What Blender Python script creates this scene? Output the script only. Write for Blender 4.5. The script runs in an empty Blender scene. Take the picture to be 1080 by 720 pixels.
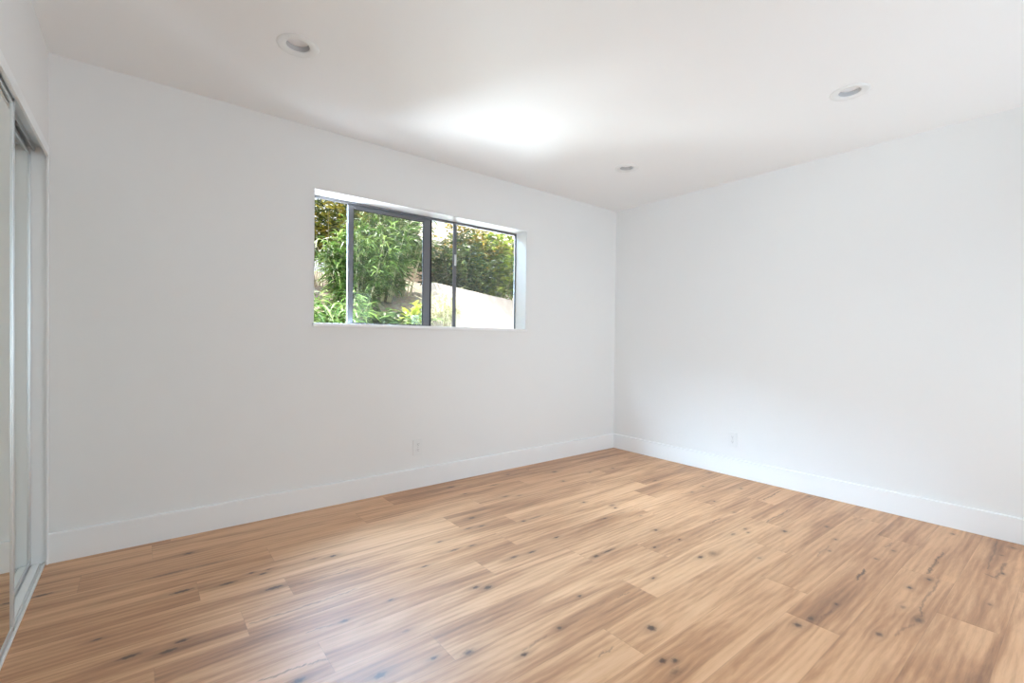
import bpy, bmesh, math, random
import numpy as np
from mathutils import Vector, Matrix

# ------------------------------------------------------------------ camera, world, lights
scene = bpy.context.scene
COL = scene.collection
RW, RH = 4.1975, 2.44          # room width (x from -RW to 0) and height
REAR = -4.25                   # rear wall, behind the camera
X0, X1, Z0, Z1 = -2.9895, -1.2112, 1.197, 2.0578   # window opening

cam_d = bpy.data.cameras.new('camera')
cam = bpy.data.objects.new('camera', cam_d)
COL.objects.link(cam)
cam_d.sensor_width = 36.0
cam_d.lens = 491.2 / 1080 * 36.0
cam_d.shift_y = 3.95 / 1080
cam_d.clip_start = 0.02
CR = Matrix(((0.7834753, -0.6213012, 0.0122989), (-0.0026765, 0.0164175, 0.9998616), (0.6214172, 0.7833998, -0.0111998)))
r_, u_, f_ = CR
cam.matrix_world = Matrix(((r_[0], u_[0], -f_[0], -3.8439), (r_[1], u_[1], -f_[1], -3.1289),
                           (r_[2], u_[2], -f_[2], 1.1006), (0, 0, 0, 1)))
scene.camera = cam

scene.view_settings.view_transform = 'Standard'
scene.view_settings.look = 'None'
scene.view_settings.gamma = 1.0
scene.view_settings.use_curve_mapping = False
scene.view_settings.exposure = 0.22
scene.cycles.use_denoising = True
scene.cycles.max_bounces = 12
scene.cycles.diffuse_bounces = 8
scene.cycles.glossy_bounces = 6
scene.cycles.transparent_max_bounces = 16
scene.cycles.sample_clamp_indirect = 6.0

SKY_STRENGTH = 4.2
SUN_ENERGY = 12.5
YARD_SKY_FILL_POWER = 600.0
WEST_SKY_FILL_POWER = 680.0
YARD_BOUNCE_FILL_POWER = 1150.0
EAST_BOUNCE_FILL_POWER = 360.0
REAR_POWER = 33.0
LEFT_POWER = 18.5
RIGHT_POWER = 24.0

world = bpy.data.worlds.new('sky')
scene.world = world
world.use_nodes = True
wn, wl = world.node_tree.nodes, world.node_tree.links
bg = wn['Background']
geo = wn.new('ShaderNodeTexCoord')
sep = wn.new('ShaderNodeSeparateXYZ')
ramp = wn.new('ShaderNodeValToRGB')
wl.new(geo.outputs['Generated'], sep.inputs[0])
wl.new(sep.outputs['Z'], ramp.inputs[0])
e = ramp.color_ramp.elements            # hazy bright sky: pale near the horizon, glaring overhead
e[0].position = 0.25; e[0].color = (0.30, 0.315, 0.335, 1)
e[1].position = 0.72; e[1].color = (0.95, 0.98, 1.0, 1)
x = e.new(0.42); x.color = (0.36, 0.375, 0.39, 1)
wl.new(ramp.outputs[0], bg.inputs[0])
bg.inputs[1].default_value = SKY_STRENGTH

def lamp(name, kind, loc, direction, energy, color=(1, 1, 1), size=(1, 1), angle=0.01, spread=None):
    d = bpy.data.lights.new(name, kind)
    d.energy = energy
    d.color = color
    if kind == 'AREA':
        d.shape = 'RECTANGLE'
        d.size, d.size_y = size
    if spread:
        d.spread = spread
    if kind == 'SUN':
        d.angle = angle
    o = bpy.data.objects.new(name, d)
    COL.objects.link(o)
    o.location = loc
    o.rotation_euler = Vector(direction).to_track_quat('-Z', 'Y').to_euler()
    return o

lamp('sun', 'SUN', (0, -3, 8), (0.20, -0.18, -0.95), SUN_ENERGY, (1.0, 0.96, 0.90), angle=0.01)
# unseen lamps added outside the window, standing in for sky and yard light
lamp('yard_sky_fill', 'AREA', (-2.7, 1.45, 3.75), (0.5, -1.35, -2.15), YARD_SKY_FILL_POWER, (0.43, 0.68, 1.0), (3.2, 1.1), spread=1.5)
lamp('west_sky_fill', 'AREA', (-5.2, 1.35, 3.6), (3.1, -1.3, -2.0), WEST_SKY_FILL_POWER, (0.55, 0.77, 1.0), (2.0, 1.2), spread=1.1)
lamp('yard_bounce_fill', 'AREA', (-5.0, 1.1, 0.42), (0.55, -0.66, 0.7), YARD_BOUNCE_FILL_POWER, (0.82, 0.92, 1.0), (6.6, 0.9))
lamp('east_bounce_fill', 'AREA', (0.5, 1.1, 0.55), (-0.6, -0.68, 0.65), EAST_BOUNCE_FILL_POWER, (0.80, 0.91, 1.0), (3.2, 0.7))
# fill lamps added behind the camera, at the rear wall and both sides
FILL = (0.70, 0.865, 1.0)
lamp('rear_fill', 'AREA', (-2.4, REAR + 0.08, 1.0), (0, 1, -0.2), REAR_POWER, FILL, (3.0, 1.7))
lamp('left_fill', 'AREA', (-RW + 0.05, -3.5, 1.05), (1, 0.62, -0.05), LEFT_POWER, FILL, (1.2, 1.7), spread=1.25)
lamp('right_fill', 'AREA', (-0.06, -3.75, 0.85), (-1, 0.5, 0.35), RIGHT_POWER, FILL, (0.8, 1.4))

# ------------------------------------------------------------------ helpers
def tag(o, label=None, cat=None, group=None, kind=None):
    for k, v in (('label', label), ('category', cat), ('group', group), ('kind', kind)):
        if v:
            o[k] = v
    return o

def empty(name, loc, label, cat, group=None, rot=(0, 0, 0)):
    o = bpy.data.objects.new(name, None)
    o.empty_display_size = 0.05
    COL.objects.link(o)
    o.location = loc
    o.rotation_euler = rot
    return tag(o, label, cat, group)

def link(name, bm, mat, parent=None, smooth=False, loc=None):
    bmesh.ops.recalc_face_normals(bm, faces=bm.faces)
    me = bpy.data.meshes.new(name)
    bm.to_mesh(me)
    bm.free()
    if mat:
        me.materials.append(mat)
    if smooth:
        for p in me.polygons:
            p.use_smooth = True
    o = bpy.data.objects.new(name, me)
    COL.objects.link(o)
    if parent:
        o.parent = parent
    if loc:
        o.location = loc
    return o

def structure(name, bm, mat):
    return tag(link(name, bm, mat), kind='structure')

def box(bm, lo, hi, bevel=0.0, seg=2):
    lo, hi = Vector(lo), Vector(hi)
    r = bmesh.ops.create_cube(bm, size=1.0)
    c, s = (lo + hi) / 2, hi - lo
    for v in r['verts']:
        v.co = Vector((v.co.x * s.x + c.x, v.co.y * s.y + c.y, v.co.z * s.z + c.z))
    if bevel:
        es = list({e for v in r['verts'] for e in v.link_edges})
        bmesh.ops.bevel(bm, geom=es, offset=bevel, segments=seg, affect='EDGES', profile=0.5)

def lathe(bm, prof, n=48, center=(0, 0, 0), axis='z', closed=False):
    rings = []
    for r, h in prof:
        ring = []
        for i in range(n):
            a = 2 * math.pi * i / n
            p = (r * math.cos(a), r * math.sin(a), h)
            if axis == 'y':
                p = (p[0], p[2], p[1])
            if axis == 'x':
                p = (p[2], p[0], p[1])
            ring.append(bm.verts.new((p[0] + center[0], p[1] + center[1], p[2] + center[2])))
        rings.append(ring)
    for a, b in zip(rings[:-1], rings[1:]):
        for i in range(n):
            bm.faces.new((a[i], a[(i + 1) % n], b[(i + 1) % n], b[i]))
    if closed:
        bm.faces.new(rings[0])
        bm.faces.new(rings[-1])

def extrude_profile(bm, prof, a, b, up=(0, 0, 1)):
    """sweep a closed 2-D outline (side, up) from point a to point b"""
    a, b = Vector(a), Vector(b)
    d = (b - a).normalized()
    u = Vector(up)
    s = d.cross(u).normalized()
    r0 = [bm.verts.new(a + s * p[0] + u * p[1]) for p in prof]
    r1 = [bm.verts.new(b + s * p[0] + u * p[1]) for p in prof]
    n = len(prof)
    for i in range(n):
        bm.faces.new((r0[i], r0[(i + 1) % n], r1[(i + 1) % n], r1[i]))
    bm.faces.new(r0[::-1])
    bm.faces.new(r1)

def tube(bm, pts, rads, n=6):
    rings = []
    for i, p in enumerate(pts):
        p = Vector(p)
        d = Vector(pts[min(i + 1, len(pts) - 1)]) - Vector(pts[max(i - 1, 0)])
        d.normalize()
        s = d.cross(Vector((0.31, 0.95, 0.11))).normalized()
        t = d.cross(s)
        rings.append([bm.verts.new(p + (s * math.cos(2 * math.pi * k / n) + t * math.sin(2 * math.pi * k / n)) * rads[i])
                      for k in range(n)])
    for a, b in zip(rings[:-1], rings[1:]):
        for k in range(n):
            bm.faces.new((a[k], a[(k + 1) % n], b[(k + 1) % n], b[k]))
    bm.faces.new(rings[-1])
    bm.faces.new(rings[0][::-1])

# ------------------------------------------------------------------ materials
def new_mat(name):
    m = bpy.data.materials.new(name)
    m.use_nodes = True
    return m, m.node_tree.nodes, m.node_tree.links, m.node_tree.nodes['Principled BSDF']

def painted(name, col, rough=0.6, bump=0.0, scale=180.0, vary=0.012, spec=0.35):
    m, n, l, p = new_mat(name)
    p.inputs['Roughness'].default_value = rough
    p.inputs['Specular IOR Level'].default_value = spec
    tc = n.new('ShaderNodeTexCoord')
    nz = n.new('ShaderNodeTexNoise')
    nz.inputs['Scale'].default_value = 1.3
    nz.inputs['Detail'].default_value = 2
    l.new(tc.outputs['Object'], nz.inputs['Vector'])
    mx = n.new('ShaderNodeMix')
    mx.data_type = 'RGBA'
    mx.inputs['A'].default_value = (*[c * (1 - vary) for c in col], 1)
    mx.inputs['B'].default_value = (*[min(1, c * (1 + vary)) for c in col], 1)
    l.new(nz.outputs['Fac'], mx.inputs['Factor'])
    l.new(mx.outputs['Result'], p.inputs['Base Color'])
    if bump:
        n2 = n.new('ShaderNodeTexNoise')
        n2.inputs['Scale'].default_value = scale
        n2.inputs['Detail'].default_value = 3
        l.new(tc.outputs['Object'], n2.inputs['Vector'])
        b = n.new('ShaderNodeBump')
        b.inputs['Strength'].default_value = bump
        b.inputs['Distance'].default_value = 0.002
        l.new(n2.outputs['Fac'], b.inputs['Height'])
        l.new(b.outputs['Normal'], p.inputs['Normal'])
    return m

def metal(name, col, rough=0.35, metallic=1.0):
    m, n, l, p = new_mat(name)
    p.inputs['Metallic'].default_value = metallic
    p.inputs['Roughness'].default_value = rough
    tc = n.new('ShaderNodeTexCoord')
    mp = n.new('ShaderNodeMapping')
    mp.inputs['Scale'].default_value = (400, 400, 6)
    nz = n.new('ShaderNodeTexNoise')
    nz.inputs['Scale'].default_value = 1.0
    l.new(tc.outputs['Object'], mp.inputs[0])
    l.new(mp.outputs[0], nz.inputs['Vector'])
    mx = n.new('ShaderNodeMix')
    mx.data_type = 'RGBA'
    mx.inputs['A'].default_value = (*[c * 0.93 for c in col], 1)
    mx.inputs['B'].default_value = (*[min(1, c * 1.05) for c in col], 1)
    l.new(nz.outputs['Fac'], mx.inputs['Factor'])
    l.new(mx.outputs['Result'], p.inputs['Base Color'])
    return m

M_WALL = painted('wall_paint', (0.80, 0.795, 0.785), 0.75, 0.06, 140, 0.01, 0.25)
M_CEIL = painted('ceiling_paint', (0.87, 0.87, 0.868), 0.85, 0.05, 120, 0.008, 0.2)
M_TRIM = painted('trim_paint', (0.84, 0.845, 0.845), 0.38, 0.0, 1, 0.006, 0.5)
M_SILL = painted('sill_paint', (0.86, 0.86, 0.86), 0.35, 0.0, 1, 0.006, 0.5)
M_PLASTIC = painted('white_plastic', (0.78, 0.78, 0.77), 0.35, 0.0, 1, 0.004, 0.5)
M_LENS = painted('frosted_lens', (0.90, 0.905, 0.92), 0.5, 0.0, 1, 0.004, 0.5)
M_BAFFLE = painted('baffle_paint', (0.50, 0.50, 0.51), 0.6, 0.0, 1, 0.004, 0.4)
M_SLOT = painted('slot_dark', (0.08, 0.08, 0.08), 0.6)
M_FRAME = metal('bronze_aluminium', (0.17, 0.17, 0.18), 0.42, 0.75)
M_GASKET = painted('black_gasket', (0.02, 0.02, 0.022), 0.5)
M_ALU = metal('brushed_aluminium', (0.74, 0.76, 0.77), 0.36, 0.9)
M_TRACK = metal('track_aluminium', (0.90, 0.93, 0.94), 0.35, 0.1)
M_SCREW = metal('screw_metal', (0.6, 0.6, 0.58), 0.4)
M_EXT = painted('exterior_stucco', (0.55, 0.52, 0.48), 0.9, 0.4, 60, 0.05)
M_CLOSET = painted('closet_paint', (0.78, 0.77, 0.75), 0.8)

def mirror_mat():
    m, n, l, p = new_mat('mirror_glass')
    p.inputs['Base Color'].default_value = (0.80, 0.83, 0.78, 1)
    p.inputs['Metallic'].default_value = 1.0
    p.inputs['Roughness'].default_value = 0.008
    return m
M_MIRROR = mirror_mat()

def glass_mat(name, haze):
    m = bpy.data.materials.new(name)
    m.use_nodes = True
    n, l = m.node_tree.nodes, m.node_tree.links
    n.remove(n['Principled BSDF'])
    out = n['Material Output']
    tr = n.new('ShaderNodeBsdfTransparent')
    tr.inputs[0].default_value = (0.95, 0.97, 0.955, 1)
    gl = n.new('ShaderNodeBsdfGlossy')
    gl.inputs['Roughness'].default_value = 0.01
    df = n.new('ShaderNodeBsdfDiffuse')
    df.inputs[0].default_value = (0.75, 0.75, 0.73, 1)
    lw = n.new('ShaderNodeFresnel')
    lw.inputs[0].default_value = 1.35
    m1 = n.new('ShaderNodeMixShader')
    l.new(lw.outputs[0], m1.inputs[0])
    l.new(tr.outputs[0], m1.inputs[1])
    l.new(gl.outputs[0], m1.inputs[2])
    tc = n.new('ShaderNodeTexCoord')
    nz = n.new('ShaderNodeTexNoise')
    nz.inputs['Scale'].default_value = 3.0
    nz.inputs['Detail'].default_value = 5
    l.new(tc.outputs['Object'], nz.inputs['Vector'])
    mr = n.new('ShaderNodeMapRange')
    mr.inputs['From Min'].default_value = 0.3
    mr.inputs['From Max'].default_value = 0.7
    mr.inputs['To Min'].default_value = haze * 0.6
    mr.inputs['To Max'].default_value = haze * 1.4
    l.new(nz.outputs['Fac'], mr.inputs['Value'])
    m2 = n.new('ShaderNodeMixShader')
    l.new(mr.outputs[0], m2.inputs[0])
    l.new(m1.outputs[0], m2.inputs[1])
    l.new(df.outputs[0], m2.inputs[2])
    l.new(m2.outputs[0], out.inputs[0])
    return m
M_GLASS_SASH = glass_mat('dusty_glass', 0.02)
M_GLASS_FIXED = glass_mat('window_glass', 0.03)

def wood_mat():
    m, n, l, p = new_mat('oak_planks')
    at = n.new('ShaderNodeAttribute'); at.attribute_name = 'plank'       # r tone, g and b offsets
    kn = n.new('ShaderNodeAttribute'); kn.attribute_name = 'knot'
    wp = n.new('ShaderNodeAttribute'); wp.attribute_name = 'warp'
    tc = n.new('ShaderNodeTexCoord')
    sp = n.new('ShaderNodeSeparateXYZ'); l.new(tc.outputs['Object'], sp.inputs[0])
    sa = n.new('ShaderNodeSeparateColor'); l.new(at.outputs['Color'], sa.inputs[0])
    def math_(op, a, b, clamp=False):
        x = n.new('ShaderNodeMath'); x.operation = op; x.use_clamp = clamp
        for i, v in enumerate((a, b)):
            if isinstance(v, (int, float)):
                x.inputs[i].default_value = v
            else:
                l.new(v, x.inputs[i])
        return x.outputs[0]
    gx = math_('ADD', sp.outputs['X'], math_('MULTIPLY', sa.outputs[1], 37.0))
    gy = math_('ADD', math_('ADD', sp.outputs['Y'], wp.outputs['Fac']), math_('MULTIPLY', sa.outputs[2], 23.0))
    def coords(sx, sy):
        c = n.new('ShaderNodeCombineXYZ')
        l.new(math_('MULTIPLY', gx, sx), c.inputs[0])
        l.new(math_('MULTIPLY', gy, sy), c.inputs[1])
        return c.outputs[0]
    def noise(sx, sy, detail=4, dist=0.0, rough=0.55):
        t = n.new('ShaderNodeTexNoise')
        t.inputs['Scale'].default_value = 1.0
        t.inputs['Detail'].default_value = detail
        t.inputs['Distortion'].default_value = dist
        t.inputs['Roughness'].default_value = rough
        l.new(coords(sx, sy), t.inputs['Vector'])
        return t.outputs['Fac']
    broad = noise(1.0, 10.0, 4, 0.9)          # wide streaks along the plank
    mid = noise(3.6, 32.0, 5, 1.4)            # growth rings
    fine = noise(14.0, 260.0, 3, 0.0, 0.65)   # pores
    wv = n.new('ShaderNodeTexWave')           # cathedral figure
    wv.wave_type = 'BANDS'; wv.bands_direction = 'Y'
    wv.inputs['Scale'].default_value = 1.0
    wv.inputs['Distortion'].default_value = 9.0
    wv.inputs['Detail'].default_value = 2.0
    wv.inputs['Detail Scale'].default_value = 0.6
    l.new(coords(1.6, 11.0), wv.inputs['Vector'])
    f = math_('ADD', math_('MULTIPLY', broad, 0.62), math_('MULTIPLY', mid, 0.17))
    f = math_('ADD', f, math_('MULTIPLY', wv.outputs['Fac'], 0.055))
    f = math_('ADD', f, math_('MULTIPLY', fine, 0.15))
    f = math_('ADD', f, math_('MULTIPLY', math_('SUBTRACT', sa.outputs[0], 0.5), 0.10))
    cr = n.new('ShaderNodeValToRGB')
    l.new(f, cr.inputs[0])
    e = cr.color_ramp.elements
    e[0].position = 0.30; e[0].color = (0.235, 0.102, 0.043, 1)
    e[1].position = 0.80; e[1].color = (0.80, 0.515, 0.300, 1)
    a = e.new(0.44); a.color = (0.45, 0.222, 0.103, 1)
    b = e.new(0.57); b.color = (0.65, 0.366, 0.190, 1)
    kcol = n.new('ShaderNodeMix'); kcol.data_type = 'RGBA'
    l.new(math_('MULTIPLY', kn.outputs['Fac'], 1.1, True), kcol.inputs['Factor'])
    l.new(cr.outputs['Color'], kcol.inputs['A'])
    kcol.inputs['B'].default_value = (0.085, 0.037, 0.018, 1)
    l.new(kcol.outputs['Result'], p.inputs['Base Color'])
    rr = n.new('ShaderNodeMapRange')
    l.new(fine, rr.inputs['Value'])
    rr.inputs['To Min'].default_value = 0.36
    rr.inputs['To Max'].default_value = 0.50
    l.new(rr.outputs[0], p.inputs['Roughness'])
    p.inputs['Specular IOR Level'].default_value = 0.6
    p.inputs['Coat Weight'].default_value = 0.35
    p.inputs['Coat Roughness'].default_value = 0.42
    bp = n.new('ShaderNodeBump')
    bp.inputs['Strength'].default_value = 0.10
    bp.inputs['Distance'].default_value = 0.001
    l.new(math_('ADD', fine, math_('MULTIPLY', mid, 0.6)), bp.inputs['Height'])
    l.new(bp.outputs['Normal'], p.inputs['Normal'])
    return m
M_WOOD = wood_mat()

KNOTS = [(-4.173, -0.374, 0.035, 0.008, 0.9), (-3.97, -0.895, 0.016, 0.006, 1.0), (-3.877, -1.081, 0.03, 0.01, 0.9), (-3.73, -1.088, 0.022, 0.009, 0.9), (-3.77, -1.126, 0.03, 0.011, 0.8), (-3.708, -0.689, 0.045, 0.012, 0.8), (-3.544, -0.731, 0.04, 0.012, 0.7), (-3.443, -0.689, 0.015, 0.007, 0.9), (-3.403, -0.729, 0.018, 0.008, 0.9), (-3.372, -0.701, 0.012, 0.006, 0.6), (-3.388, -0.895, 0.04, 0.012, 0.9), (-3.225, -1.321, 0.018, 0.009, 0.8), (-3.449, -1.551, 0.02, 0.011, 1.0), (-2.771, -1.117, 0.025, 0.007, 0.7), (-3.023, -1.292, 0.013, 0.007, 0.9), (-2.682, -1.425, 0.016, 0.011, 0.8), (-2.638, -1.458, 0.018, 0.012, 1.0), (-3.062, -1.523, 0.02, 0.008, 0.4), (-3.232, -1.686, 0.02, 0.012, 1.0), (-3.053, -1.719, 0.014, 0.007, 1.0), (-2.942, -1.768, 0.025, 0.016, 0.6), (-2.794, -1.895, 0.016, 0.009, 0.8), (-2.363, -1.753, 0.009, 0.007, 1.0), (-2.589, -1.861, 0.01, 0.008, 0.9), (-1.977, -1.856, 0.014, 0.007, 0.7), (-2.308, -2.077, 0.018, 0.018, 0.85), (-2.434, -2.21, 0.014, 0.011, 0.9), (-2.399, -2.236, 0.014, 0.012, 0.7), (-2.448, -2.268, 0.03, 0.014, 0.4), (-1.54, -2.455, 0.009, 0.008, 0.9), (-1.743, -2.429, 0.014, 0.009, 0.9), (-1.833, -2.414, 0.018, 0.017, 0.7), (-0.945, -2.65, 0.012, 0.01, 0.9), (-1.115, -2.613, 0.013, 0.01, 0.9), (-1.34, -2.635, 0.016, 0.01, 0.4), (-1.408, -2.698, 0.03, 0.018, 0.55), (-1.648, -2.627, 0.018, 0.014, 0.6), (-1.014, -2.857, 0.014, 0.01, 0.5), (-0.575, -2.857, 0.01, 0.008, 0.8), (-3.659, -0.279, 0.022, 0.012, 0.8), (-3.587, -0.472, 0.09, 0.009, 0.45), (-3.744, -0.47, 0.1, 0.01, 0.5), (-3.088, -0.743, 0.016, 0.01, 0.8), (-3.175, -0.718, 0.02, 0.008, 0.4), (-2.042, -0.146, 0.035, 0.012, 0.8), (-2.039, -0.335, 0.02, 0.008, 0.6), (-1.497, -0.138, 0.02, 0.014, 0.5), (-1.754, -0.294, 0.05, 0.008, 0.6), (-1.134, -0.307, 0.03, 0.018, 0.6), (-1.258, -0.536, 0.012, 0.012, 0.7), (-1.841, -0.55, 0.035, 0.014, 0.5), (-1.75, -0.594, 0.03, 0.012, 0.4), (-2.248, -0.74, 0.025, 0.012, 0.8), (-2.353, -0.862, 0.035, 0.009, 0.6), (-2.271, -0.878, 0.03, 0.009, 0.7), (-2.577, -0.919, 0.02, 0.008, 0.7), (-2.462, -1.064, 0.03, 0.01, 0.6), (-2.564, -1.052, 0.04, 0.009, 0.6), (-2.023, -0.969, 0.02, 0.011, 0.7), (-1.93, -0.969, 0.07, 0.008, 0.5), (-2.027, -1.259, 0.02, 0.008, 0.8), (-2.256, -1.313, 0.03, 0.01, 0.7), (-2.364, -1.301, 0.03, 0.011, 0.6), (-0.648, -0.527, 0.014, 0.012, 0.6), (-0.903, -0.494, 0.014, 0.008, 0.6), (-1.481, -0.96, 0.01, 0.011, 0.7), (-1.371, -1.113, 0.03, 0.02, 0.35), (-1.392, -1.159, 0.013, 0.008, 0.8), (-0.657, -0.957, 0.045, 0.01, 0.6), (-1.59, -1.238, 0.02, 0.008, 0.6), (-1.372, -1.346, 0.018, 0.008, 0.4), (-0.678, -1.286, 0.02, 0.01, 0.5), (-0.483, -1.265, 0.009, 0.009, 0.7), (-0.087, -1.099, 0.025, 0.02, 0.5), (-0.297, -1.464, 0.014, 0.01, 0.6), (-0.732, -1.487, 0.009, 0.009, 0.8), (-1.49, -1.536, 0.013, 0.01, 0.8), (-1.494, -1.692, 0.009, 0.007, 0.9), (-1.692, -1.667, 0.013, 0.008, 0.9), (-2.022, -1.546, 0.018, 0.01, 0.9), (-1.924, -1.545, 0.06, 0.009, 0.65), (-1.599, -1.876, 0.022, 0.012, 0.7), (-1.509, -1.894, 0.03, 0.022, 0.35), (-1.18, -1.838, 0.025, 0.01, 0.5), (-1.046, -1.845, 0.018, 0.01, 0.5), (-1.085, -1.879, 0.012, 0.008, 0.6), (-0.831, -1.672, 0.012, 0.008, 0.5), (-0.892, -2.001, 0.016, 0.012, 0.95), (-0.611, -2.127, 0.012, 0.012, 0.7), (-0.782, -2.224, 0.008, 0.008, 0.8), (-0.977, -2.255, 0.014, 0.01, 0.5), (-0.698, -2.464, 0.01, 0.009, 0.6), (-0.888, -2.434, 0.007, 0.009, 0.8), (-0.075, -1.848, 0.014, 0.014, 0.5), (-1.365, -2.064, 0.012, 0.01, 0.4), (-0.832, -1.671, 0.01, 0.01, 0.5), (-0.134, -2.616, 0.01, 0.009, 0.7), (-0.117, -2.854, 0.01, 0.014, 0.6), (-0.298, -2.828, 0.008, 0.008, 0.7), (-0.584, -2.857, 0.01, 0.009, 0.7)]
CRACKS = [(-3.519, -1.121, -3.36, -1.125, 0.6), (-3.36, -1.125, -3.211, -1.125, 0.6), (-3.211, -1.125, -3.103, -1.119, 0.5), (-3.339, -0.928, -3.175, -0.932, 0.6), (-3.175, -0.932, -3.019, -0.934, 0.5), (-3.551, -1.478, -3.416, -1.486, 0.6), (-3.416, -1.486, -3.346, -1.501, 0.6), (-3.364, -1.307, -3.225, -1.321, 0.5), (-2.786, -1.877, -2.657, -1.865, 0.4), (-2.594, -2.059, -2.513, -2.062, 0.5), (-2.242, -1.859, -2.165, -1.865, 0.4), (-1.207, -2.437, -1.069, -2.435, 0.9), (-1.746, -2.448, -1.611, -2.461, 0.4), (-0.879, -2.633, -0.666, -2.636, 0.7), (-0.655, -2.812, -0.666, -2.845, 0.8), (-0.65, -2.846, -0.411, -2.852, 0.6), (-0.92, -2.683, -1.239, -2.678, 0.5), (-1.239, -2.678, -1.379, -2.698, 0.6), (-1.408, -2.698, -1.609, -2.664, 0.45), (-1.204, -2.439, -1.081, -2.438, 0.8), (-1.142, -1.675, -1.008, -1.67, 0.7), (-1.634, -1.24, -1.297, -1.249, 0.4), (-0.777, -1.261, -0.669, -1.302, 0.5), (-1.644, -1.69, -1.497, -1.704, 0.35), (-0.831, -1.872, -0.48, -1.873, 0.7), (-0.424, -1.682, -0.119, -1.671, 0.7), (-1.104, -2.235, -0.903, -2.232, 0.4), (-1.226, -2.442, -1.079, -2.439, 0.8), (-0.679, -2.426, -0.577, -2.434, 0.5), (-0.87, -2.632, -0.744, -2.628, 0.7), (-0.744, -2.628, -0.507, -2.632, 0.8), (-0.575, -2.805, -0.051, -2.791, 0.6), (-0.65, -2.807, -0.675, -2.844, 0.7), (-0.675, -2.844, -0.408, -2.85, 0.6)]

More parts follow.
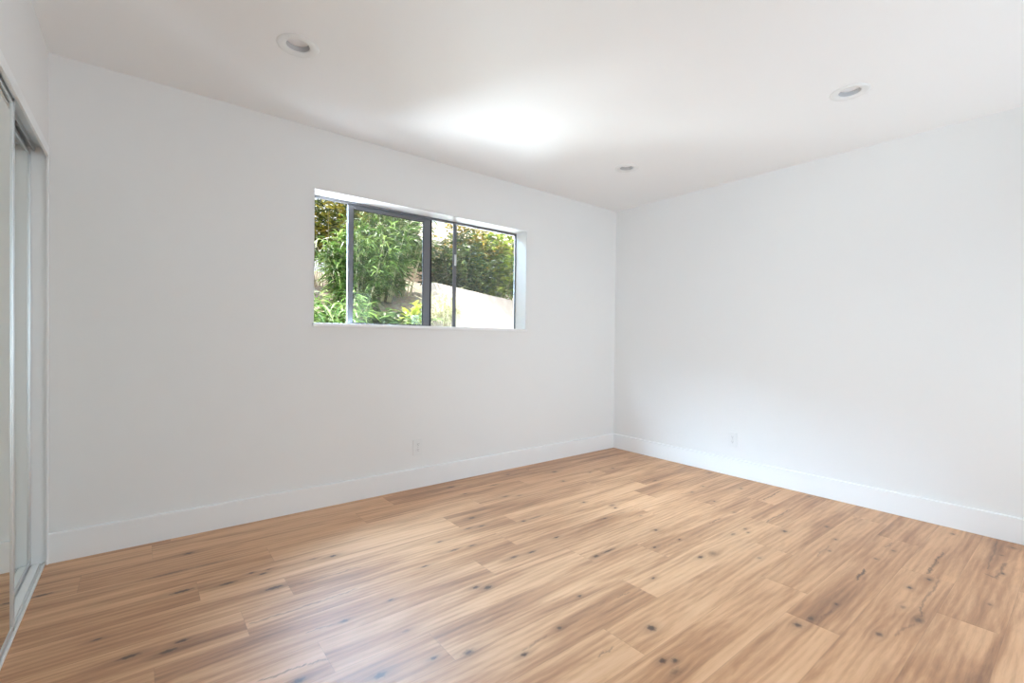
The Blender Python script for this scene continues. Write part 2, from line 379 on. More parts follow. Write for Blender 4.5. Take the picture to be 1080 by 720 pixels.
# ------------------------------------------------------------------ floor: one mesh of laid planks
def build_floor():
    PITCH, EDGE0, LEN = 0.1912, -0.2455, 1.266
    phase = {0: -3.803, 1: -2.795, 2: -3.333, 3: -3.652, 4: -3.334, 5: -2.266, 6: -2.545, 7: -3.344, 8: -3.0,
             9: -2.105, 10: -2.458, 11: -1.551, 12: -1.775, 13: -0.905, 14: -1.275, 15: -2.02, 16: -2.9}
    rng = random.Random(11)
    V, F, PL = [], [], []
    XL, XR, YF, YB = -RW - 0.62, 0.0, REAR, 0.0
    k = -1
    groove, depth = 0.0012, 0.0002
    tone_fix = {(11, 0): 0.95, (9, 1): 0.25}
    while True:
        yb = EDGE0 + PITCH - (k) * PITCH      # back edge of the row
        yf = yb - PITCH
        yb = min(yb, YB)
        if yb <= YF + 0.004:
            break
        yf = max(yf, YF)
        ph = phase.get(k, rng.uniform(-3, -1.8))
        xs = [ph]
        while xs[0] > XL:
            xs.insert(0, xs[0] - LEN)
        while xs[-1] < XR:
            xs.append(xs[-1] + LEN)
        for xa, xb in zip(xs[:-1], xs[1:]):
            xa, xb = max(xa, XL), min(xb, XR)
            if xb - xa < 0.005:
                continue
            col = (rng.random(), rng.random(), rng.random(), 1.0)
            nx = max(2, int((xb - xa) / 0.0065))
            ny = max(2, int((yb - yf) / 0.0045))
            gx = [xa, xa + groove] + list(np.linspace(xa + groove, xb - groove, nx + 1)[1:-1]) + [xb - groove, xb]
            gy = [yf, yf + groove] + list(np.linspace(yf + groove, yb - groove, ny + 1)[1:-1]) + [yb - groove, yb]
            gx, gy = np.array(gx), np.array(gy)
            X, Y = np.meshgrid(gx, gy)
            Z = np.zeros_like(X)
            Z[0, :] = Z[-1, :] = -depth
            Z[:, 0] = Z[:, -1] = -depth
            base = sum(len(v) for v in V)
            V.append(np.stack([X.ravel(), Y.ravel(), Z.ravel()], 1))
            w = len(gx)
            i = np.arange(len(gy) - 1)[:, None] * w + np.arange(w - 1)[None, :] + base
            F.append(np.stack([i, i + 1, i + w + 1, i + w], -1).reshape(-1, 4))
            PL.append(np.tile(np.array(col, dtype=np.float32), (len(X.ravel()), 1)))
        k += 1
    EDG = np.concatenate([v[:, 2] < -1e-5 for v in V])
    V = np.concatenate(V).astype(np.float32)
    F = np.concatenate(F).astype(np.int32)
    PL = np.concatenate(PL)
    knot = np.zeros(len(V), np.float32)
    warp = np.zeros(len(V), np.float32)
    r2 = random.Random(5)
    allk = [k_ for k_ in KNOTS]
    # the part of the floor behind the camera gets knots of its own
    for _ in range(26):
        allk.append((r2.uniform(-RW, -0.3), r2.uniform(REAR, -3.1), r2.uniform(0.008, 0.03), r2.uniform(0.006, 0.013), r2.uniform(0.4, 0.9)))
    xx, yy = V[:, 0], V[:, 1]
    wob = 0.25 * np.sin(xx * 310 + yy * 130) + 0.2 * np.sin(xx * 170 - yy * 420 + 1.3)
    for (kx, ky, a, b, s) in allk:
        sel = np.where((abs(xx - kx) < a * 3 + 0.12) & (abs(yy - ky) < b * 3 + 0.05))[0]
        dx, dy = (xx[sel] - kx), (yy[sel] - ky)
        d = np.sqrt((dx / a) ** 2 + (dy / b) ** 2) * (1 + wob[sel] * 0.6)
        core = np.clip(1.25 - d, 0, 1) ** 1.3
        halo = 0.36 * np.exp(-(np.sqrt((dx / (a * 2.6)) ** 2 + (dy / (b * 1.9)) ** 2)) ** 2)
        knot[sel] = np.maximum(knot[sel], np.clip(1.1 * s * (core + halo), 0, 1))
        g = np.exp(-(dx / (a * 1.6 + 0.03)) ** 2 - (dy / (b * 2.2)) ** 2)
        warp[sel] += -np.sign(dy) * b * 0.9 * g * np.clip(abs(dy) / b, 0, 1)
    for (ax, ay, bx, by, s) in CRACKS:
        sel = np.where((xx > min(ax, bx) - .03) & (xx < max(ax, bx) + .03) & (yy > min(ay, by) - .03) & (yy < max(ay, by) + .03))[0]
        L2 = (bx - ax) ** 2 + (by - ay) ** 2
        t = np.clip(((xx[sel] - ax) * (bx - ax) + (yy[sel] - ay) * (by - ay)) / L2, 0, 1)
        off = 0.003 * np.sin(t * 9 + ax * 50) + 0.0015 * np.sin(t * 31 + ay * 70)
        d = np.hypot(xx[sel] - (ax + t * (bx - ax)), yy[sel] + off - (ay + t * (by - ay)))
        w_ = 0.0042 * (0.5 + np.sin(t * math.pi) * 0.6 + 0.3 * np.sin(t * 23))
        knot[sel] = np.maximum(knot[sel], s * np.clip(1.3 - d / np.maximum(w_, 0.0028), 0, 1))
    knot[EDG] = np.maximum(knot[EDG], 0.32)          # dirt in the seams
    me = bpy.data.meshes.new('floor')
    me.vertices.add(len(V)); me.vertices.foreach_set('co', V.ravel())
    me.loops.add(len(F) * 4); me.loops.foreach_set('vertex_index', F.ravel())
    me.polygons.add(len(F))
    me.polygons.foreach_set('loop_start', np.arange(len(F), dtype=np.int32) * 4)
    me.polygons.foreach_set('loop_total', np.full(len(F), 4, np.int32))
    me.update(calc_edges=True)
    ca = me.attributes.new('plank', 'FLOAT_COLOR', 'POINT'); ca.data.foreach_set('color', PL.ravel())
    ka = me.attributes.new('knot', 'FLOAT', 'POINT'); ka.data.foreach_set('value', knot)
    wa = me.attributes.new('warp', 'FLOAT', 'POINT'); wa.data.foreach_set('value', warp)
    me.materials.append(M_WOOD)
    o = bpy.data.objects.new('floor', me)
    COL.objects.link(o)
    tag(o, kind='structure')
build_floor()

# ------------------------------------------------------------------ walls and ceiling
bm = bmesh.new()                                   # back wall with the window opening
T = 0.168
box(bm, (-RW - 0.7, 0, -0.1), (X0, T, RH + 0.12))
box(bm, (X1, 0, -0.1), (0.2, T, RH + 0.12))
box(bm, (X0, 0, -0.1), (X1, T, Z0 - 0.022))
box(bm, (X0, 0, Z1), (X1, T, RH + 0.12))
structure('wall_back', bm, M_WALL)

bm = bmesh.new()
box(bm, (0, REAR - 0.2, -0.1), (0.2, 0, RH + 0.12))
structure('wall_right', bm, M_WALL)

OPEN_END, HEAD = -2.47, 1.944                      # closet opening along the left wall
bm = bmesh.new()
box(bm, (-RW - 0.115, OPEN_END, HEAD + 0.042), (-RW, -0.0, RH))    # above the doors
box(bm, (-RW - 0.115, REAR, 0), (-RW, OPEN_END, RH))               # beside the camera
structure('wall_left', bm, M_WALL)

bm = bmesh.new()                                   # rear wall, behind the camera
box(bm, (-RW - 0.7, REAR - 0.2, -0.1), (0.2, REAR, RH + 0.12))
structure('wall_rear', bm, M_WALL)

bm = bmesh.new()                                   # closet interior
box(bm, (-RW - 0.74, REAR, 0), (-RW - 0.62, 0, RH))
box(bm, (-RW - 0.62, OPEN_END - 0.1, 0), (-RW - 0.115, OPEN_END - 0.02, RH))
structure('wall_closet', bm, M_CLOSET)

LIGHTS = [(-3.288, -0.818), (-0.902, -2.283), (-0.915, -0.836)]
bm = bmesh.new()                                   # ceiling with three round cut-outs
cs = [bm.verts.new(p) for p in ((-RW - 0.74, REAR - 0.2, RH), (0.2, REAR - 0.2, RH), (0.2, 0.0, RH), (-RW - 0.74, 0.0, RH))]
es = [bm.edges.new((cs[i], cs[(i + 1) % 4])) for i in range(4)]
HOLE = 0.066
for (lx, ly) in LIGHTS:
    ring = [bm.verts.new((lx + HOLE * math.cos(2 * math.pi * i / 40), ly + HOLE * math.sin(2 * math.pi * i / 40), RH)) for i in range(40)]
    es += [bm.edges.new((ring[i], ring[(i + 1) % 40])) for i in range(40)]
bmesh.ops.triangle_fill(bm, edges=es, use_beauty=True)
r = bmesh.ops.extrude_face_region(bm, geom=list(bm.faces))
for v in [g for g in r['geom'] if isinstance(g, bmesh.types.BMVert)]:
    v.co.z += 0.02
structure('ceiling', bm, M_CEIL)
bm = bmesh.new()
box(bm, (-RW - 1.2, REAR - 0.6, RH + 0.12), (0.7, 0.22, RH + 0.26))
structure('roof', bm, M_EXT)

# baseboards with a slightly rounded top edge
def baseboard(name, a, b):
    bm = bmesh.new()
    h, t = 0.1435, 0.018
    prof = [(0, 0), (-t, 0), (-t, h - 0.005), (-t + 0.0018, h - 0.0018), (-t + 0.005, h), (0, h)]
    extrude_profile(bm, prof, a, b)
    structure(name, bm, M_TRIM)
baseboard('baseboard_back', (0.0, 0.0, 0), (-RW + 0.001, 0.0, 0))
baseboard('baseboard_right', (0.0, REAR, 0), (0.0, -0.0145, 0))
baseboard('baseboard_left', (-RW, OPEN_END - 0.02, 0), (-RW, REAR, 0))

# ------------------------------------------------------------------ closet: casing, tracks, mirrored doors
bm = bmesh.new()                                   # head trim along the top of the opening
box(bm, (-RW - 0.005, OPEN_END, HEAD - 0.004), (-RW + 0.004, -0.016, HEAD + 0.044), 0.001)
structure('trim_1', bm, M_TRIM)
bm = bmesh.new()                                   # slim jamb bead in the corner with the back wall
box(bm, (-RW - 0.005, -0.026, 0.0), (-RW + 0.003, -0.0145, HEAD + 0.044), 0.001)
structure('trim_2', bm, M_TRIM)
bm = bmesh.new()                                   # painted return at the end of the opening
box(bm, (-RW - 0.115, -0.008, 0.0), (-RW - 0.004, 0.0, HEAD + 0.04), 0.0005)
structure('trim_3', bm, M_TRIM)

YA, YB_ = OPEN_END + 0.01, -0.009
t = empty('closet_door_track', (-RW - 0.05, -1.2, 0), 'white aluminium double channel floor track along the foot of the mirrored closet', 'door track')
o_ = Vector((-RW - 0.05, -1.2, 0))
def sub(name, boxes, mat, parent, bevel=0.0006):
    bm = bmesh.new()
    for lo, hi in boxes:
        box(bm, Vector(lo) - parent_world(parent), Vector(hi) - parent_world(parent), bevel, 1)
    return link(name, bm, mat, parent)
def parent_world(p):
    v = Vector(p.location)
    while p.parent:
        p = p.parent
        v += Vector(p.location)
    return v
XO = -RW
sub('track_plate', [((XO - 0.088, YA, 0.0), (XO - 0.009, YB_, 0.0015))], M_TRACK, t)
sub('track_rail', [((XO - 0.0145, YA, 0.0), (XO - 0.008, YB_, 0.011))], M_TRACK, t)
sub('track_rail', [((XO - 0.0225, YA, 0.0), (XO - 0.0200, YB_, 0.009))], M_TRACK, t)
sub('track_rail', [((XO - 0.056, YA, 0.0), (XO - 0.0275, YB_, 0.009))], M_TRACK, t)
sub('track_rail', [((XO - 0.088, YA, 0.0), (XO - 0.084, YB_, 0.011))], M_TRACK, t)

t = empty('closet_head_track', (-RW - 0.05, -1.2, HEAD), 'grey aluminium double head track above the mirrored closet doors', 'door track')
sub('track_plate', [((XO - 0.095, YA, HEAD + 0.036), (XO - 0.0065, YB_, HEAD + 0.040))], M_ALU, t)
sub('front_fascia', [((XO - 0.0095, YA, HEAD + 0.001), (XO - 0.0065, YB_, HEAD + 0.036))], M_ALU, t)
sub('divider_fin', [((XO - 0.0465, YA, HEAD + 0.010), (XO - 0.0435, YB_, HEAD + 0.036))], M_ALU, t)
sub('rear_fascia', [((XO - 0.095, YA, HEAD - 0.005), (XO - 0.092, YB_, HEAD + 0.036))], M_ALU, t)

def mirror_door(xface, y0, y1, ztop, label):
    """xface: the room side of the glass; y0 < y1"""
    d = empty('mirror_door', (xface, (y0 + y1) / 2, 0.012), label, 'closet door')
    zb = 0.012
    sw = 0.017
    sub('mirror_pane', [((xface - 0.006, y0 + 0.006, zb + 0.012), (xface, y1 - 0.006, ztop - 0.012))], M_MIRROR, d, 0.0)
    for ya, yb in ((y0, y0 + sw), (y1 - sw, y1)):
        bm = bmesh.new()
        pw = parent_world(d)
        ym = (ya + yb) / 2
        # channel shaped stile: a face strip on either side of a shallow groove
        box(bm, Vector((xface - 0.012, ya, zb)) - pw, Vector((xface + 0.0035, yb, ztop)) - pw, 0.002, 2)
        box(bm, Vector((xface + 0.0030, ym - 0.006, zb + 0.001)) - pw, Vector((xface + 0.0062, ym - 0.0025, ztop - 0.001)) - pw, 0.001, 1)
        link('stile', bm, M_ALU, d)
    sub('bottom_rail', [((xface - 0.012, y0 + sw, zb), (xface + 0.003, y1 - sw, zb + 0.020))], M_ALU, d, 0.0015)
    sub('top_rail', [((xface - 0.012, y0 + sw, ztop - 0.020), (xface + 0.003, y1 - sw, ztop))], M_ALU, d, 0.0015)
    for yy in (y0 + 0.14, y1 - 0.14):
        bm = bmesh.new()
        lathe(bm, [(0.0, -0.004), (0.009, -0.004), (0.009, 0.004), (0.0, 0.004)], 20, Vector((xface - 0.005, yy, 0.0095)) - parent_world(d), 'x')
        link('roller', bm, M_PLASTIC, d)
    return d
mirror_door(XO - 0.034 + 0.016, -1.905, -0.662, HEAD + 0.010,
            'mirrored sliding closet door in the outer track, slid aside from the corner')
mirror_door(XO - 0.062, -1.250, -0.0095, HEAD + 0.008,
            'mirrored sliding closet door in the inner track, closed against the corner jamb')
# ------------------------------------------------------------------ window
FY0, FY1 = 0.141, 0.166        # frame depth range
w = bpy.data.objects.new('window_1', None)
COL.objects.link(w)
w.location = ((X0 + X1) / 2, 0.17, Z0)
tag(w, 'dark bronze aluminium sliding window high in the back wall', 'window', kind='structure')
FT = 0.024
bm = bmesh.new()
pw = parent_world(w)
box(bm, Vector((X0, FY0, Z0)) - pw, Vector((X0 + FT, FY1, Z1)) - pw, 0.002, 1)
box(bm, Vector((X1 - 0.010, FY0, Z0)) - pw, Vector((X1, FY1, Z1)) - pw, 0.002, 1)
box(bm, Vector((X0 + FT, FY0, Z1 - 0.020)) - pw, Vector((X1 - 0.010, FY1, Z1)) - pw, 0.002, 1)
box(bm, Vector((X0 + FT, FY0 + 0.004, Z0)) - pw, Vector((X1 - 0.010, FY1, Z0 + 0.005)) - pw, 0.001, 1)
link('window_frame', bm, M_FRAME, w)
# fixed light on the right: mullions and glass in the outer plane
MX = -1.846
sub('mullion', [((MX - 0.018, 0.146, Z0 + 0.004), (MX + 0.010, 0.164, Z1 - 0.012))], M_FRAME, w, 0.002)
sub('mullion', [((-2.080, 0.1685, Z0 + 0.004), (-2.050, 0.182, Z1 - 0.012))], M_GASKET, w, 0.002)
sub('window_pane', [((-2.060, 0.1685, Z0 + 0.004), (MX - 0.004, 0.1725, Z1 - 0.016))], M_GLASS_FIXED, w, 0.0)
sub('window_pane', [((MX - 0.003, 0.152, Z0 + 0.004), (X1 - 0.006, 0.157, Z1 - 0.016))], M_GLASS_FIXED, w, 0.0)
# sliding sash, pushed part open so the left end stands clear
SX0, SX1 = -2.722, -2.077
sash = bpy.data.objects.new('sash', None)
COL.objects.link(sash)
sash.parent = w
sash.location = (0, 0, 0)
sz0, sz1 = Z0 + 0.0055, Z1 - 0.022
sub('sash_stile', [((SX0, 0.148, sz0), (SX0 + 0.040, 0.168, sz1))], M_FRAME, sash, 0.002)
sub('sash_stile', [((SX1 - 0.056, 0.148, sz0), (SX1, 0.168, sz1))], M_FRAME, sash, 0.002)
sub('sash_rail', [((SX0 + 0.040, 0.149, sz1 - 0.026), (SX1 - 0.056, 0.167, sz1))], M_FRAME, sash, 0.002)
sub('sash_rail', [((SX0 + 0.040, 0.149, sz0), (SX1 - 0.056, 0.167, sz0 + 0.009))], M_FRAME, sash, 0.002)
sub('sash_pane', [((SX0 + 0.036, 0.156, sz0 + 0.006), (SX1 - 0.052, 0.160, sz1 - 0.022))], M_GLASS_SASH, sash, 0.0)
sub('gasket', [((SX0 + 0.040, 0.1535, sz0 + 0.009), (SX0 + 0.0435, 0.163, sz1 - 0.026)),
               ((SX1 - 0.0595, 0.1535, sz0 + 0.009), (SX1 - 0.056, 0.163, sz1 - 0.026)),
               ((SX0 + 0.0435, 0.1535, sz1 - 0.0295), (SX1 - 0.0595, 0.163, sz1 - 0.026))], M_GASKET, sash, 0.0)
lt = sub('latch', [((MX - 0.012, 0.140, 1.700), (MX + 0.008, 0.151, 1.790))], M_ALU, w, 0.003)
lt['label'] = 'pale metal latch on the slim mullion'
# white reveal liner and stool
bm = bmesh.new()
box(bm, (X1 - 0.004, 0.0, Z0), (X1 + 0.002, FY0, Z1))
box(bm, (X0 - 0.002, 0.0, Z0), (X0 + 0.004, FY0, Z1))
box(bm, (X0 + 0.004, 0.0, Z1 - 0.004), (X1 - 0.004, FY0, Z1 + 0.002))
structure('trim_4', bm, M_SILL)
bm = bmesh.new()
box(bm, (X0 - 0.004, -0.018, Z0 - 0.022), (X1 + 0.006, 0.19, Z0), 0.002)
s = link('window_sill', bm, M_SILL)
tag(s, kind='structure')

# ------------------------------------------------------------------ recessed ceiling lights
def downlight():
    d = empty('recessed_downlight', (0, 0, RH), 'x', 'ceiling light', 'recessed ceiling downlights')
    bm = bmesh.new()
    lathe(bm, [(0.0655, 0.014), (0.0652, 0.001), (0.0500, 0.004), (0.0500, -0.001), (0.0530, -0.0035), (0.0640, -0.006), (0.080, -0.0060), (0.0885, -0.0035), (0.090, 0.0)], 64)
    link('trim_ring', bm, M_PLASTIC, d, True)
    bm = bmesh.new()
    prof = [(0.0500, 0.002)]
    for i in range(4):                              # stepped baffle
        z = 0.0045 + i * 0.005
        rr = 0.0498 - i * 0.0008
        prof += [(rr, z), (rr - 0.0006, z + 0.0008)]
    prof += [(0.0466, 0.0235)]
    lathe(bm, prof, 64)
    link('baffle', bm, M_BAFFLE, d, True)
    bm = bmesh.new()
    lathe(bm, [(0.0470, 0.0232), (0.042, 0.0212), (0.026, 0.0200), (0.0001, 0.0196)], 64)
    link('lens', bm, M_LENS, d, True)
    bm = bmesh.new()
    lathe(bm, [(0.0652, 0.018), (0.0652, 0.100), (0.0001, 0.100)], 40)
    link('housing', bm, M_BAFFLE, d, True)
    return d
def copy_tree(o, parent=None):
    c = o.copy()
    COL.objects.link(c)
    if parent:
        c.parent = parent
    for ch in list(o.children):
        copy_tree(ch, c)
    return c
DL = ['white recessed downlight above the window wall, nearest the closet',
      'white recessed downlight near the right wall, farthest from the window wall',
      'white recessed downlight nearest the corner of the back and right walls']
first = downlight()
for i, (lx, ly) in enumerate(LIGHTS):
    d = first if i == 0 else copy_tree(first)
    d.location = (lx, ly, RH)
    d['label'] = DL[i]

# ------------------------------------------------------------------ duplex outlets (built facing -y)
def outlet():
    d = empty('wall_outlet', (0, 0, 0), 'x', 'outlet', 'duplex wall outlets')
    bm = bmesh.new()
    box(bm, (-0.0375, -0.006, -0.060), (0.0375, 0.0, 0.060), 0.0025, 3)
    link('cover_plate', bm, M_PLASTIC, d)
    for s in (1, -1):
        bm = bmesh.new()
        n = 28
        ring = []
        for k in range(n):                          # round face with flattened top and bottom
            a = 2 * math.pi * k / n
            x, z = 0.0172 * math.cos(a), 0.0172 * math.sin(a)
            ring.append((x, max(-0.0135, min(0.0135, z)) + s * 0.0205))
        a_ = [bm.verts.new((x, -0.0058, z)) for x, z in ring]
        b_ = [bm.verts.new((x * 0.97, -0.0085, z)) for x, z in ring]
        for k in range(n):
            bm.faces.new((a_[k], a_[(k + 1) % n], b_[(k + 1) % n], b_[k]))
        bm.faces.new(b_)
        soc = link('socket', bm, M_PLASTIC, d)
        bm = bmesh.new()
        box(bm, (-0.0075, -0.0088, s * 0.0205 + 0.000), (-0.0055, -0.0083, s * 0.0205 + 0.0085))
        box(bm, (0.0055, -0.0088, s * 0.0205 + 0.001), (0.0075, -0.0083, s * 0.0205 + 0.0080))
        lathe(bm, [(0.0024, 0.0), (0.0024, 0.0006)], 14, (0, -0.0089, s * 0.0205 - 0.006), 'y', True)
        link('slots', bm, M_SLOT, soc)
    bm = bmesh.new()
    lathe(bm, [(0.0032, 0.0), (0.0030, -0.0010), (0.0001, -0.0013)], 18, (0, -0.006, 0), 'y')
    link('screw', bm, M_SCREW, d)
    return d
o1 = outlet()
o1.location = (-2.2435, 0.0, 0.2985)
o1['label'] = 'white duplex outlet on the back wall below the window'
o2 = copy_tree(o1)
o2.location = (0.0, -1.2515, 0.2985)
o2.rotation_euler = (0, 0, -math.pi / 2)
o2['label'] = 'white duplex outlet on the right wall above the baseboard'

# ------------------------------------------------------------------ outside: bank, garden wall, neighbour's house
WA, WD = Vector((-0.20, 3.49)), Vector((0.866, 0.5)).normalized()
WN = Vector((-WD.y, WD.x))                       # points behind the wall
WTOP = 2.0
def sstep(a, b, x):
    t = max(0.0, min(1.0, (x - a) / (b - a)))
    return t * t * (3 - 2 * t)
def ground_h(x, y):
    left = -0.1 + 1.25 * sstep(1.5, 3.1, y) + 0.75 * sstep(2.6, 5.0, y) + 0.9 * sstep(5, 10, y)
    right = -0.1 + 0.6 * sstep(1.5, 2.6, y)
    p = Vector((x, y)) - WA
    tt, ss = p.dot(WD), p.dot(WN)
    front = sstep(-0.55, -0.02, tt) * (1 - sstep(-0.02, 0.14, ss))
    h = left * (1 - front) + min(left, right) * front
    return h + 0.035 * math.sin(x * 5.1 + y * 3.3) * sstep(1.2, 2, y) + 0.025 * math.sin(x * 11 - y * 9.2) * sstep(1.2, 2, y)

def soil_mat():
    m, n, l, p = new_mat('leaf_litter_soil')
    tc = n.new('ShaderNodeTexCoord')
    v = n.new('ShaderNodeTexVoronoi'); v.inputs['Scale'].default_value = 22
    nz = n.new('ShaderNodeTexNoise'); nz.inputs['Scale'].default_value = 9; nz.inputs['Detail'].default_value = 6
    l.new(tc.outputs['Object'], v.inputs['Vector']); l.new(tc.outputs['Object'], nz.inputs['Vector'])
    mx = n.new('ShaderNodeMix'); mx.data_type = 'RGBA'
    l.new(nz.outputs['Fac'], mx.inputs['Factor'])
    mx.inputs['A'].default_value = (0.10, 0.085, 0.06, 1)
    mx.inputs['B'].default_value = (0.34, 0.29, 0.22, 1)
    m2 = n.new('ShaderNodeMix'); m2.data_type = 'RGBA'; m2.blend_type = 'MULTIPLY'
    m2.inputs['Factor'].default_value = 0.35
    l.new(mx.outputs['Result'], m2.inputs['A']); l.new(v.outputs['Color'], m2.inputs['B'])
    l.new(m2.outputs['Result'], p.inputs['Base Color'])
    p.inputs['Roughness'].default_value = 0.95
    b = n.new('ShaderNodeBump'); b.inputs['Strength'].default_value = 0.7; b.inputs['Distance'].default_value = 0.02
    l.new(v.outputs['Distance'], b.inputs['Height']); l.new(b.outputs['Normal'], p.inputs['Normal'])
    return m
M_SOIL = soil_mat()
M_STUCCO = painted('pink_stucco', (0.39, 0.335, 0.310), 0.92, 0.6, 40, 0.22, 0.1)
M_CONCRETE = painted('pale_concrete', (0.74, 0.72, 0.69), 0.9, 0.3, 60, 0.05, 0.2)
M_HOUSE = painted('tan_stucco', (0.50, 0.36, 0.27), 0.92, 0.4, 50, 0.06, 0.1)
M_FASCIA = painted('pale_fascia', (0.78, 0.68, 0.60), 0.7, 0.0, 1, 0.03)
M_SHINGLE = painted('roof_shingle', (0.42, 0.35, 0.31), 0.9, 0.6, 30, 0.12)

bm = bmesh.new()
box(bm, (-9, 0.17, -0.16), (9, 1.45, -0.06), 0.01)
structure('bounce_slab', bm, M_CONCRETE)  # unseen pale slab added to bounce daylight up through the window
bm = bmesh.new()
gx = np.linspace(-9, 11, 121); gy = np.linspace(0.22, 14, 90)
vs = [[bm.verts.new((x, y, ground_h(x, y))) for x in gx] for y in gy]
for j in range(len(gy) - 1):
    for i in range(len(gx) - 1):
        bm.faces.new((vs[j][i], vs[j][i + 1], vs[j + 1][i + 1], vs[j + 1][i]))
o = link('ground', bm, M_SOIL, None, True)
tag(o, kind='structure')

# steep concrete bank running away to the right, with a narrow level top
bm = bmesh.new()
a = Vector((WA.x, WA.y, 0)); b = a + Vector((WD.x, WD.y, 0)) * 7.5
extrude_profile(bm, [(1.15, -0.3), (1.15, 0.55), (0.10, WTOP - 0.03), (0.02, WTOP), (-0.09, WTOP), (-0.09, -0.3)], a, b)
wl_ = link('concrete_bank', bm, M_STUCCO)
tag(wl_, 'sunlit pale pink sloping concrete bank outside the right window panes', 'bank')

# neighbouring house glimpsed high between the stems
h = empty('house', (3.2, 9.5, 2.4), 'tan neighbouring house with pale roof edge glimpsed behind the planting', 'house', rot=(0, 0, math.radians(-24)))
bm = bmesh.new(); box(bm, (-1.6, 0, -0.5), (3.2, 4, 1.55)); link('house_wall', bm, M_HOUSE, h)
bm = bmesh.new()
extrude_profile(bm, [(0.35, 1.50), (0.35, 1.62), (-2.0, 2.75), (-4.35, 1.62), (-4.35, 1.50), (-2.0, 2.60)], (-1.95, 0, 0), (3.5, 0, 0))
rf = link('roof', bm, M_SHINGLE, h)
bm = bmesh.new(); box(bm, (-1.97, -0.39, 1.46), (3.52, -0.35, 1.64)); link('fascia', bm, M_FASCIA, h)
bm = bmesh.new(); box(bm, (0.2, -0.03, 0.35), (1.2, 0.0, 1.2)); link('house_window', bm, M_SLOT, h)

# ------------------------------------------------------------------ planting
def leaf_mat(name, cols, trans=0.35):
    """cols: dark .. light leaf colours picked per leaf"""
    m = bpy.data.materials.new(name)
    m.use_nodes = True
    n, l = m.node_tree.nodes, m.node_tree.links
    p = n['Principled BSDF']; out = n['Material Output']
    at = n.new('ShaderNodeAttribute'); at.attribute_name = 'tint'
    cr = n.new('ShaderNodeValToRGB')
    e = cr.color_ramp.elements
    while len(e) < len(cols):
        e.new(0.5)
    for i, c in enumerate(cols):
        e[i].position = i / (len(cols) - 1)
        e[i].color = (*c, 1)
    l.new(at.outputs['Fac'], cr.inputs[0])
    l.new(cr.outputs['Color'], p.inputs['Base Color'])
    p.inputs['Roughness'].default_value = 0.38
    p.inputs['Specular IOR Level'].default_value = 0.5
    tr = n.new('ShaderNodeBsdfTranslucent')
    l.new(cr.outputs['Color'], tr.inputs[0])
    mx = n.new('ShaderNodeMixShader'); mx.inputs[0].default_value = trans
    l.new(p.outputs[0], mx.inputs[1]); l.new(tr.outputs[0], mx.inputs[2])
    l.new(mx.outputs[0], out.inputs[0])
    return m
GREEN = [(0.012, 0.028, 0.007), (0.036, 0.076, 0.015), (0.095, 0.165, 0.032), (0.25, 0.33, 0.10)]
DARK = [(0.008, 0.020, 0.008), (0.022, 0.048, 0.015), (0.065, 0.11, 0.032), (0.20, 0.25, 0.08)]
GOLD = [(0.030, 0.040, 0.012), (0.10, 0.12, 0.025), (0.33, 0.26, 0.035), (0.62, 0.40, 0.06)]
LIME = [(0.05, 0.09, 0.015), (0.17, 0.25, 0.03), (0.38, 0.44, 0.06), (0.62, 0.62, 0.16)]
PALE = [(0.16, 0.17, 0.07), (0.34, 0.34, 0.17), (0.62, 0.58, 0.38), (0.80, 0.75, 0.56)]
M_GREEN, M_DARK = leaf_mat('green_leaf', GREEN), leaf_mat('dark_leaf', DARK, 0.25)
M_GOLD, M_LIME, M_PALE = leaf_mat('golden_leaf', GOLD, 0.45), leaf_mat('lime_leaf', LIME, 0.45), leaf_mat('straw_leaf', PALE, 0.4)
M_STEM = painted('green_brown_stem', (0.20, 0.17, 0.09), 0.8, 0, 1, 0.2)
M_CANE = painted('pale_cane', (0.46, 0.42, 0.26), 0.6, 0, 1, 0.15)

def add_leaf(V, F, TT, base, d, up, L, W, droop, tint):
    d = d.normalized()
    s = d.cross(up)
    if s.length < 1e-3:
        s = d.cross(Vector((1, 0.2, 0)))
    s.normalize()
    nrm = s.cross(d).normalized()
    i0 = len(V)
    stations = ((0.0, 0.06), (0.28, 0.9), (0.62, 0.78), (1.0, 0.03))
    for t_, wf in stations:
        c = base + d * (L * t_) - Vector((0, 0, 1)) * (droop * L * t_ * t_)
        hw = W * 0.5 * wf
        V.append(c - s * hw + nrm * hw * 0.45)
        V.append(c)
        V.append(c + s * hw + nrm * hw * 0.45)
        TT.extend((tint, max(0, tint - 0.08), tint))
    for k in range(3):
        a = i0 + 3 * k
        F.append((a, a + 1, a + 4, a + 3))
        F.append((a + 1, a + 2, a + 5, a + 4))

def leaf_mesh(name, V, F, TT, mat, parent):
    me = bpy.data.meshes.new(name)
    me.from_pydata([tuple(v) for v in V], [], F)
    at = me.attributes.new('tint', 'FLOAT', 'POINT')
    at.data.foreach_set('value', np.array(TT, np.float32))
    me.materials.append(mat)
    o = bpy.data.objects.new(name, me)
    COL.objects.link(o)
    o.parent = parent
    return o

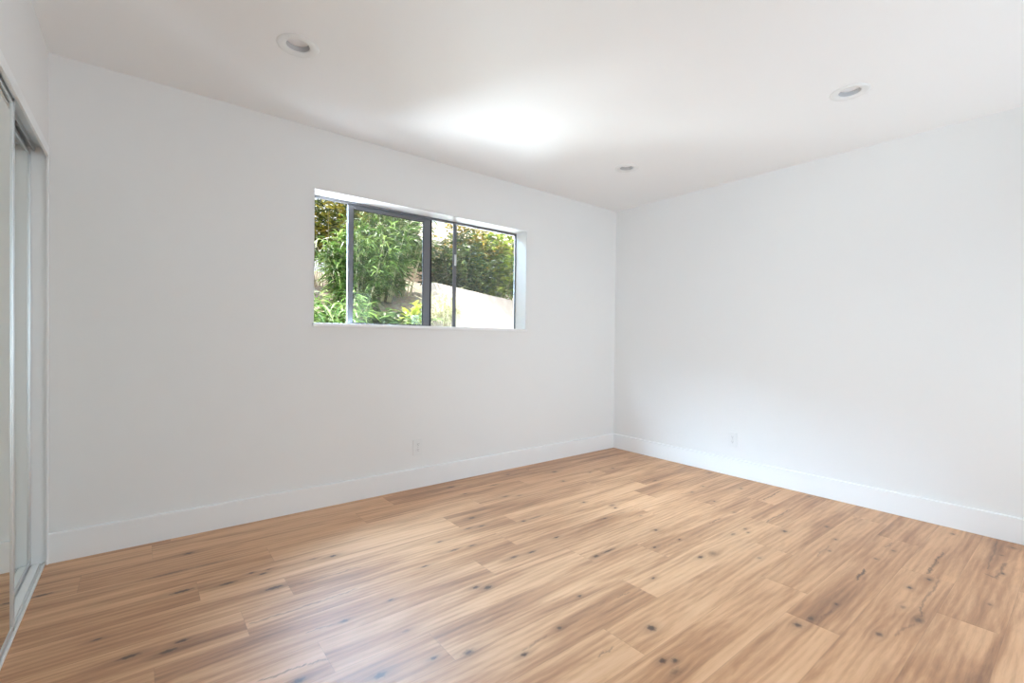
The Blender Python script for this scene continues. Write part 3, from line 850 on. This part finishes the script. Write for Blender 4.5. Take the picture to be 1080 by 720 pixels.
def shrub(name, label, cat, x, y, height, spread, nstems, per, L, W, mat, seed, droop=0.4, lean=0.35, start=0.12, tint=(0.2, 0.75),
          stem_r=0.008, stem_mat=None, upright=0.3, group=None, zoff=0.0):
    rng = random.Random(seed)
    z = ground_h(x, y) - 0.03 + zoff
    o = empty(name, (x, y, z), label, cat, group)
    sb = bmesh.new()
    V, F, TT = [], [], []
    for i in range(nstems):
        az = rng.uniform(0, 2 * math.pi)
        rad = spread * math.sqrt(rng.random())
        hh = height * rng.uniform(0.62, 1.0) * (1 - 0.25 * (rad / spread) ** 2)
        b0 = Vector((math.cos(az), math.sin(az), 0)) * rad * 0.35
        top = Vector((math.cos(az), math.sin(az), 0)) * rad + Vector((rng.uniform(-.1, .1), rng.uniform(-.1, .1), hh))
        midp = (b0 + top) / 2 + Vector((rng.uniform(-.08, .08), rng.uniform(-.08, .08), hh * 0.08))
        pts = []
        for k in range(7):
            q = k / 6
            pts.append(b0 * (1 - q) ** 2 + midp * 2 * q * (1 - q) + top * q * q)
        tube(sb, pts, [stem_r * (1 - 0.75 * k / 6) for k in range(7)], 5)
        for j in range(per):
            q = start + (1 - start) * (j + rng.random()) / per
            k = min(5, int(q * 6)); fq = q * 6 - k
            p = pts[k].lerp(pts[k + 1], min(1, fq))
            a = rng.uniform(0, 2 * math.pi)
            side = Vector((math.cos(a), math.sin(a), 0))
            # a twig carrying a small spray of leaves
            tw = side * rng.uniform(0.02, lean * spread) + Vector((0, 0, rng.uniform(-0.02, 0.10)))
            base = p + tw
            tn = rng.uniform(*tint)
            for q2 in range(3):
                a2 = a + rng.uniform(-0.9, 0.9)
                dr = Vector((math.cos(a2), math.sin(a2), rng.uniform(-0.35, 0.55) + upright))
                nd = Vector((rng.uniform(-.5, .5), rng.uniform(-.5, .5), 1))
                add_leaf(V, F, TT, base + tw * (-0.25 * q2), dr, nd, L * rng.uniform(0.75, 1.5), W * rng.uniform(0.9, 1.5),
                         droop * rng.uniform(0.4, 1.4), min(1, max(0, tn + rng.uniform(-.16, .16))))
    leaf_mesh('foliage', V, F, TT, mat, o)
    link('stems', sb, stem_mat or M_STEM, o, True)
    return o

# far backdrop first, then the bank, then the plants close to the glass
shrub('laurel_tree', 'dark laurel with gold tipped leaves behind the open left end of the window', 'tree', -1.35, 5.2, 2.6, 0.85, 26, 34, 0.13, 0.045, M_GOLD, 1, tint=(0.0, 0.75), start=0.3)
shrub('evergreen_tree', 'dark evergreen tree filling the back of the bank behind the sash', 'tree', -0.1, 6.3, 3.2, 1.2, 40, 40, 0.14, 0.05, M_DARK, 2, tint=(0.1, 0.9))
shrub('flowering_bush', 'golden flowering bush topping the right hand window pane', 'bush', 1.9, 5.9, 2.3, 0.9, 30, 36, 0.12, 0.045, M_GOLD, 3, tint=(0.25, 1.0), start=0.2)
shrub('evergreen_bush', 'dark green bush growing behind the pink concrete bank', 'bush', 1.25, 5.2, 1.6, 0.85, 34, 36, 0.12, 0.045, M_DARK, 4, tint=(0.2, 1.0))
shrub('lime_bush', 'lime green broad leaved bush at the right end of the window', 'bush', 2.55, 5.45, 1.9, 0.7, 28, 30, 0.16, 0.065, M_LIME, 5, tint=(0.15, 0.85))
shrub('bamboo', 'green bamboo clump with long drooping leaves behind the middle of the sash', 'bamboo', -0.75, 4.3, 1.75, 0.65, 34, 30, 0.19, 0.026, M_GREEN, 6, droop=0.6, tint=(0.2, 1.0), stem_mat=M_CANE, stem_r=0.007)
shrub('bamboo', 'green bamboo clump beside the left stile of the sash', 'bamboo', -1.35, 3.7, 1.35, 0.55, 30, 28, 0.18, 0.026, M_GREEN, 7, droop=0.6, tint=(0.25, 1.0), stem_mat=M_CANE, stem_r=0.006)
shrub('bamboo', 'tall bamboo with bare pale canes behind the meeting stile', 'bamboo', -0.25, 4.6, 2.1, 0.5, 22, 22, 0.17, 0.026, M_GREEN, 8, droop=0.6, start=0.4, tint=(0.3, 1.0), stem_mat=M_CANE, stem_r=0.010)
shrub('fern_clump', 'bright green arching clump low in the open left end of the window', 'plant', -2.05, 2.7, 0.75, 0.5, 26, 24, 0.17, 0.024, M_GREEN, 9, droop=0.7, tint=(0.35, 1.0))
shrub('young_shrub', 'young yellow green shrub with broad leaves low beside the meeting stile', 'shrub', -0.78, 2.85, 0.62, 0.14, 5, 9, 0.13, 0.045, M_LIME, 10, droop=0.25, tint=(0.55, 1.0), start=0.35, upright=0.6)
shrub('straw_grass', 'straw coloured grass tuft at the near end of the pink concrete bank', 'grass', -0.36, 2.88, 0.72, 0.20, 30, 6, 0.26, 0.014, M_PALE, 11, droop=0.8, tint=(0.4, 1.0), start=0.5, upright=0.9, stem_r=0.003)
shrub('ground_cover', 'low dull green ground cover on the soil bank behind the sash', 'plant', -1.05, 3.15, 0.34, 0.62, 34, 12, 0.12, 0.05, M_DARK, 13, tint=(0.3, 1.0))
shrub('hedge', 'dense dark hedge along the top of the bank on the left', 'hedge', -2.6, 6.4, 1.5, 1.3, 46, 44, 0.14, 0.05, M_DARK, 12, tint=(0.0, 0.8), start=0.02)
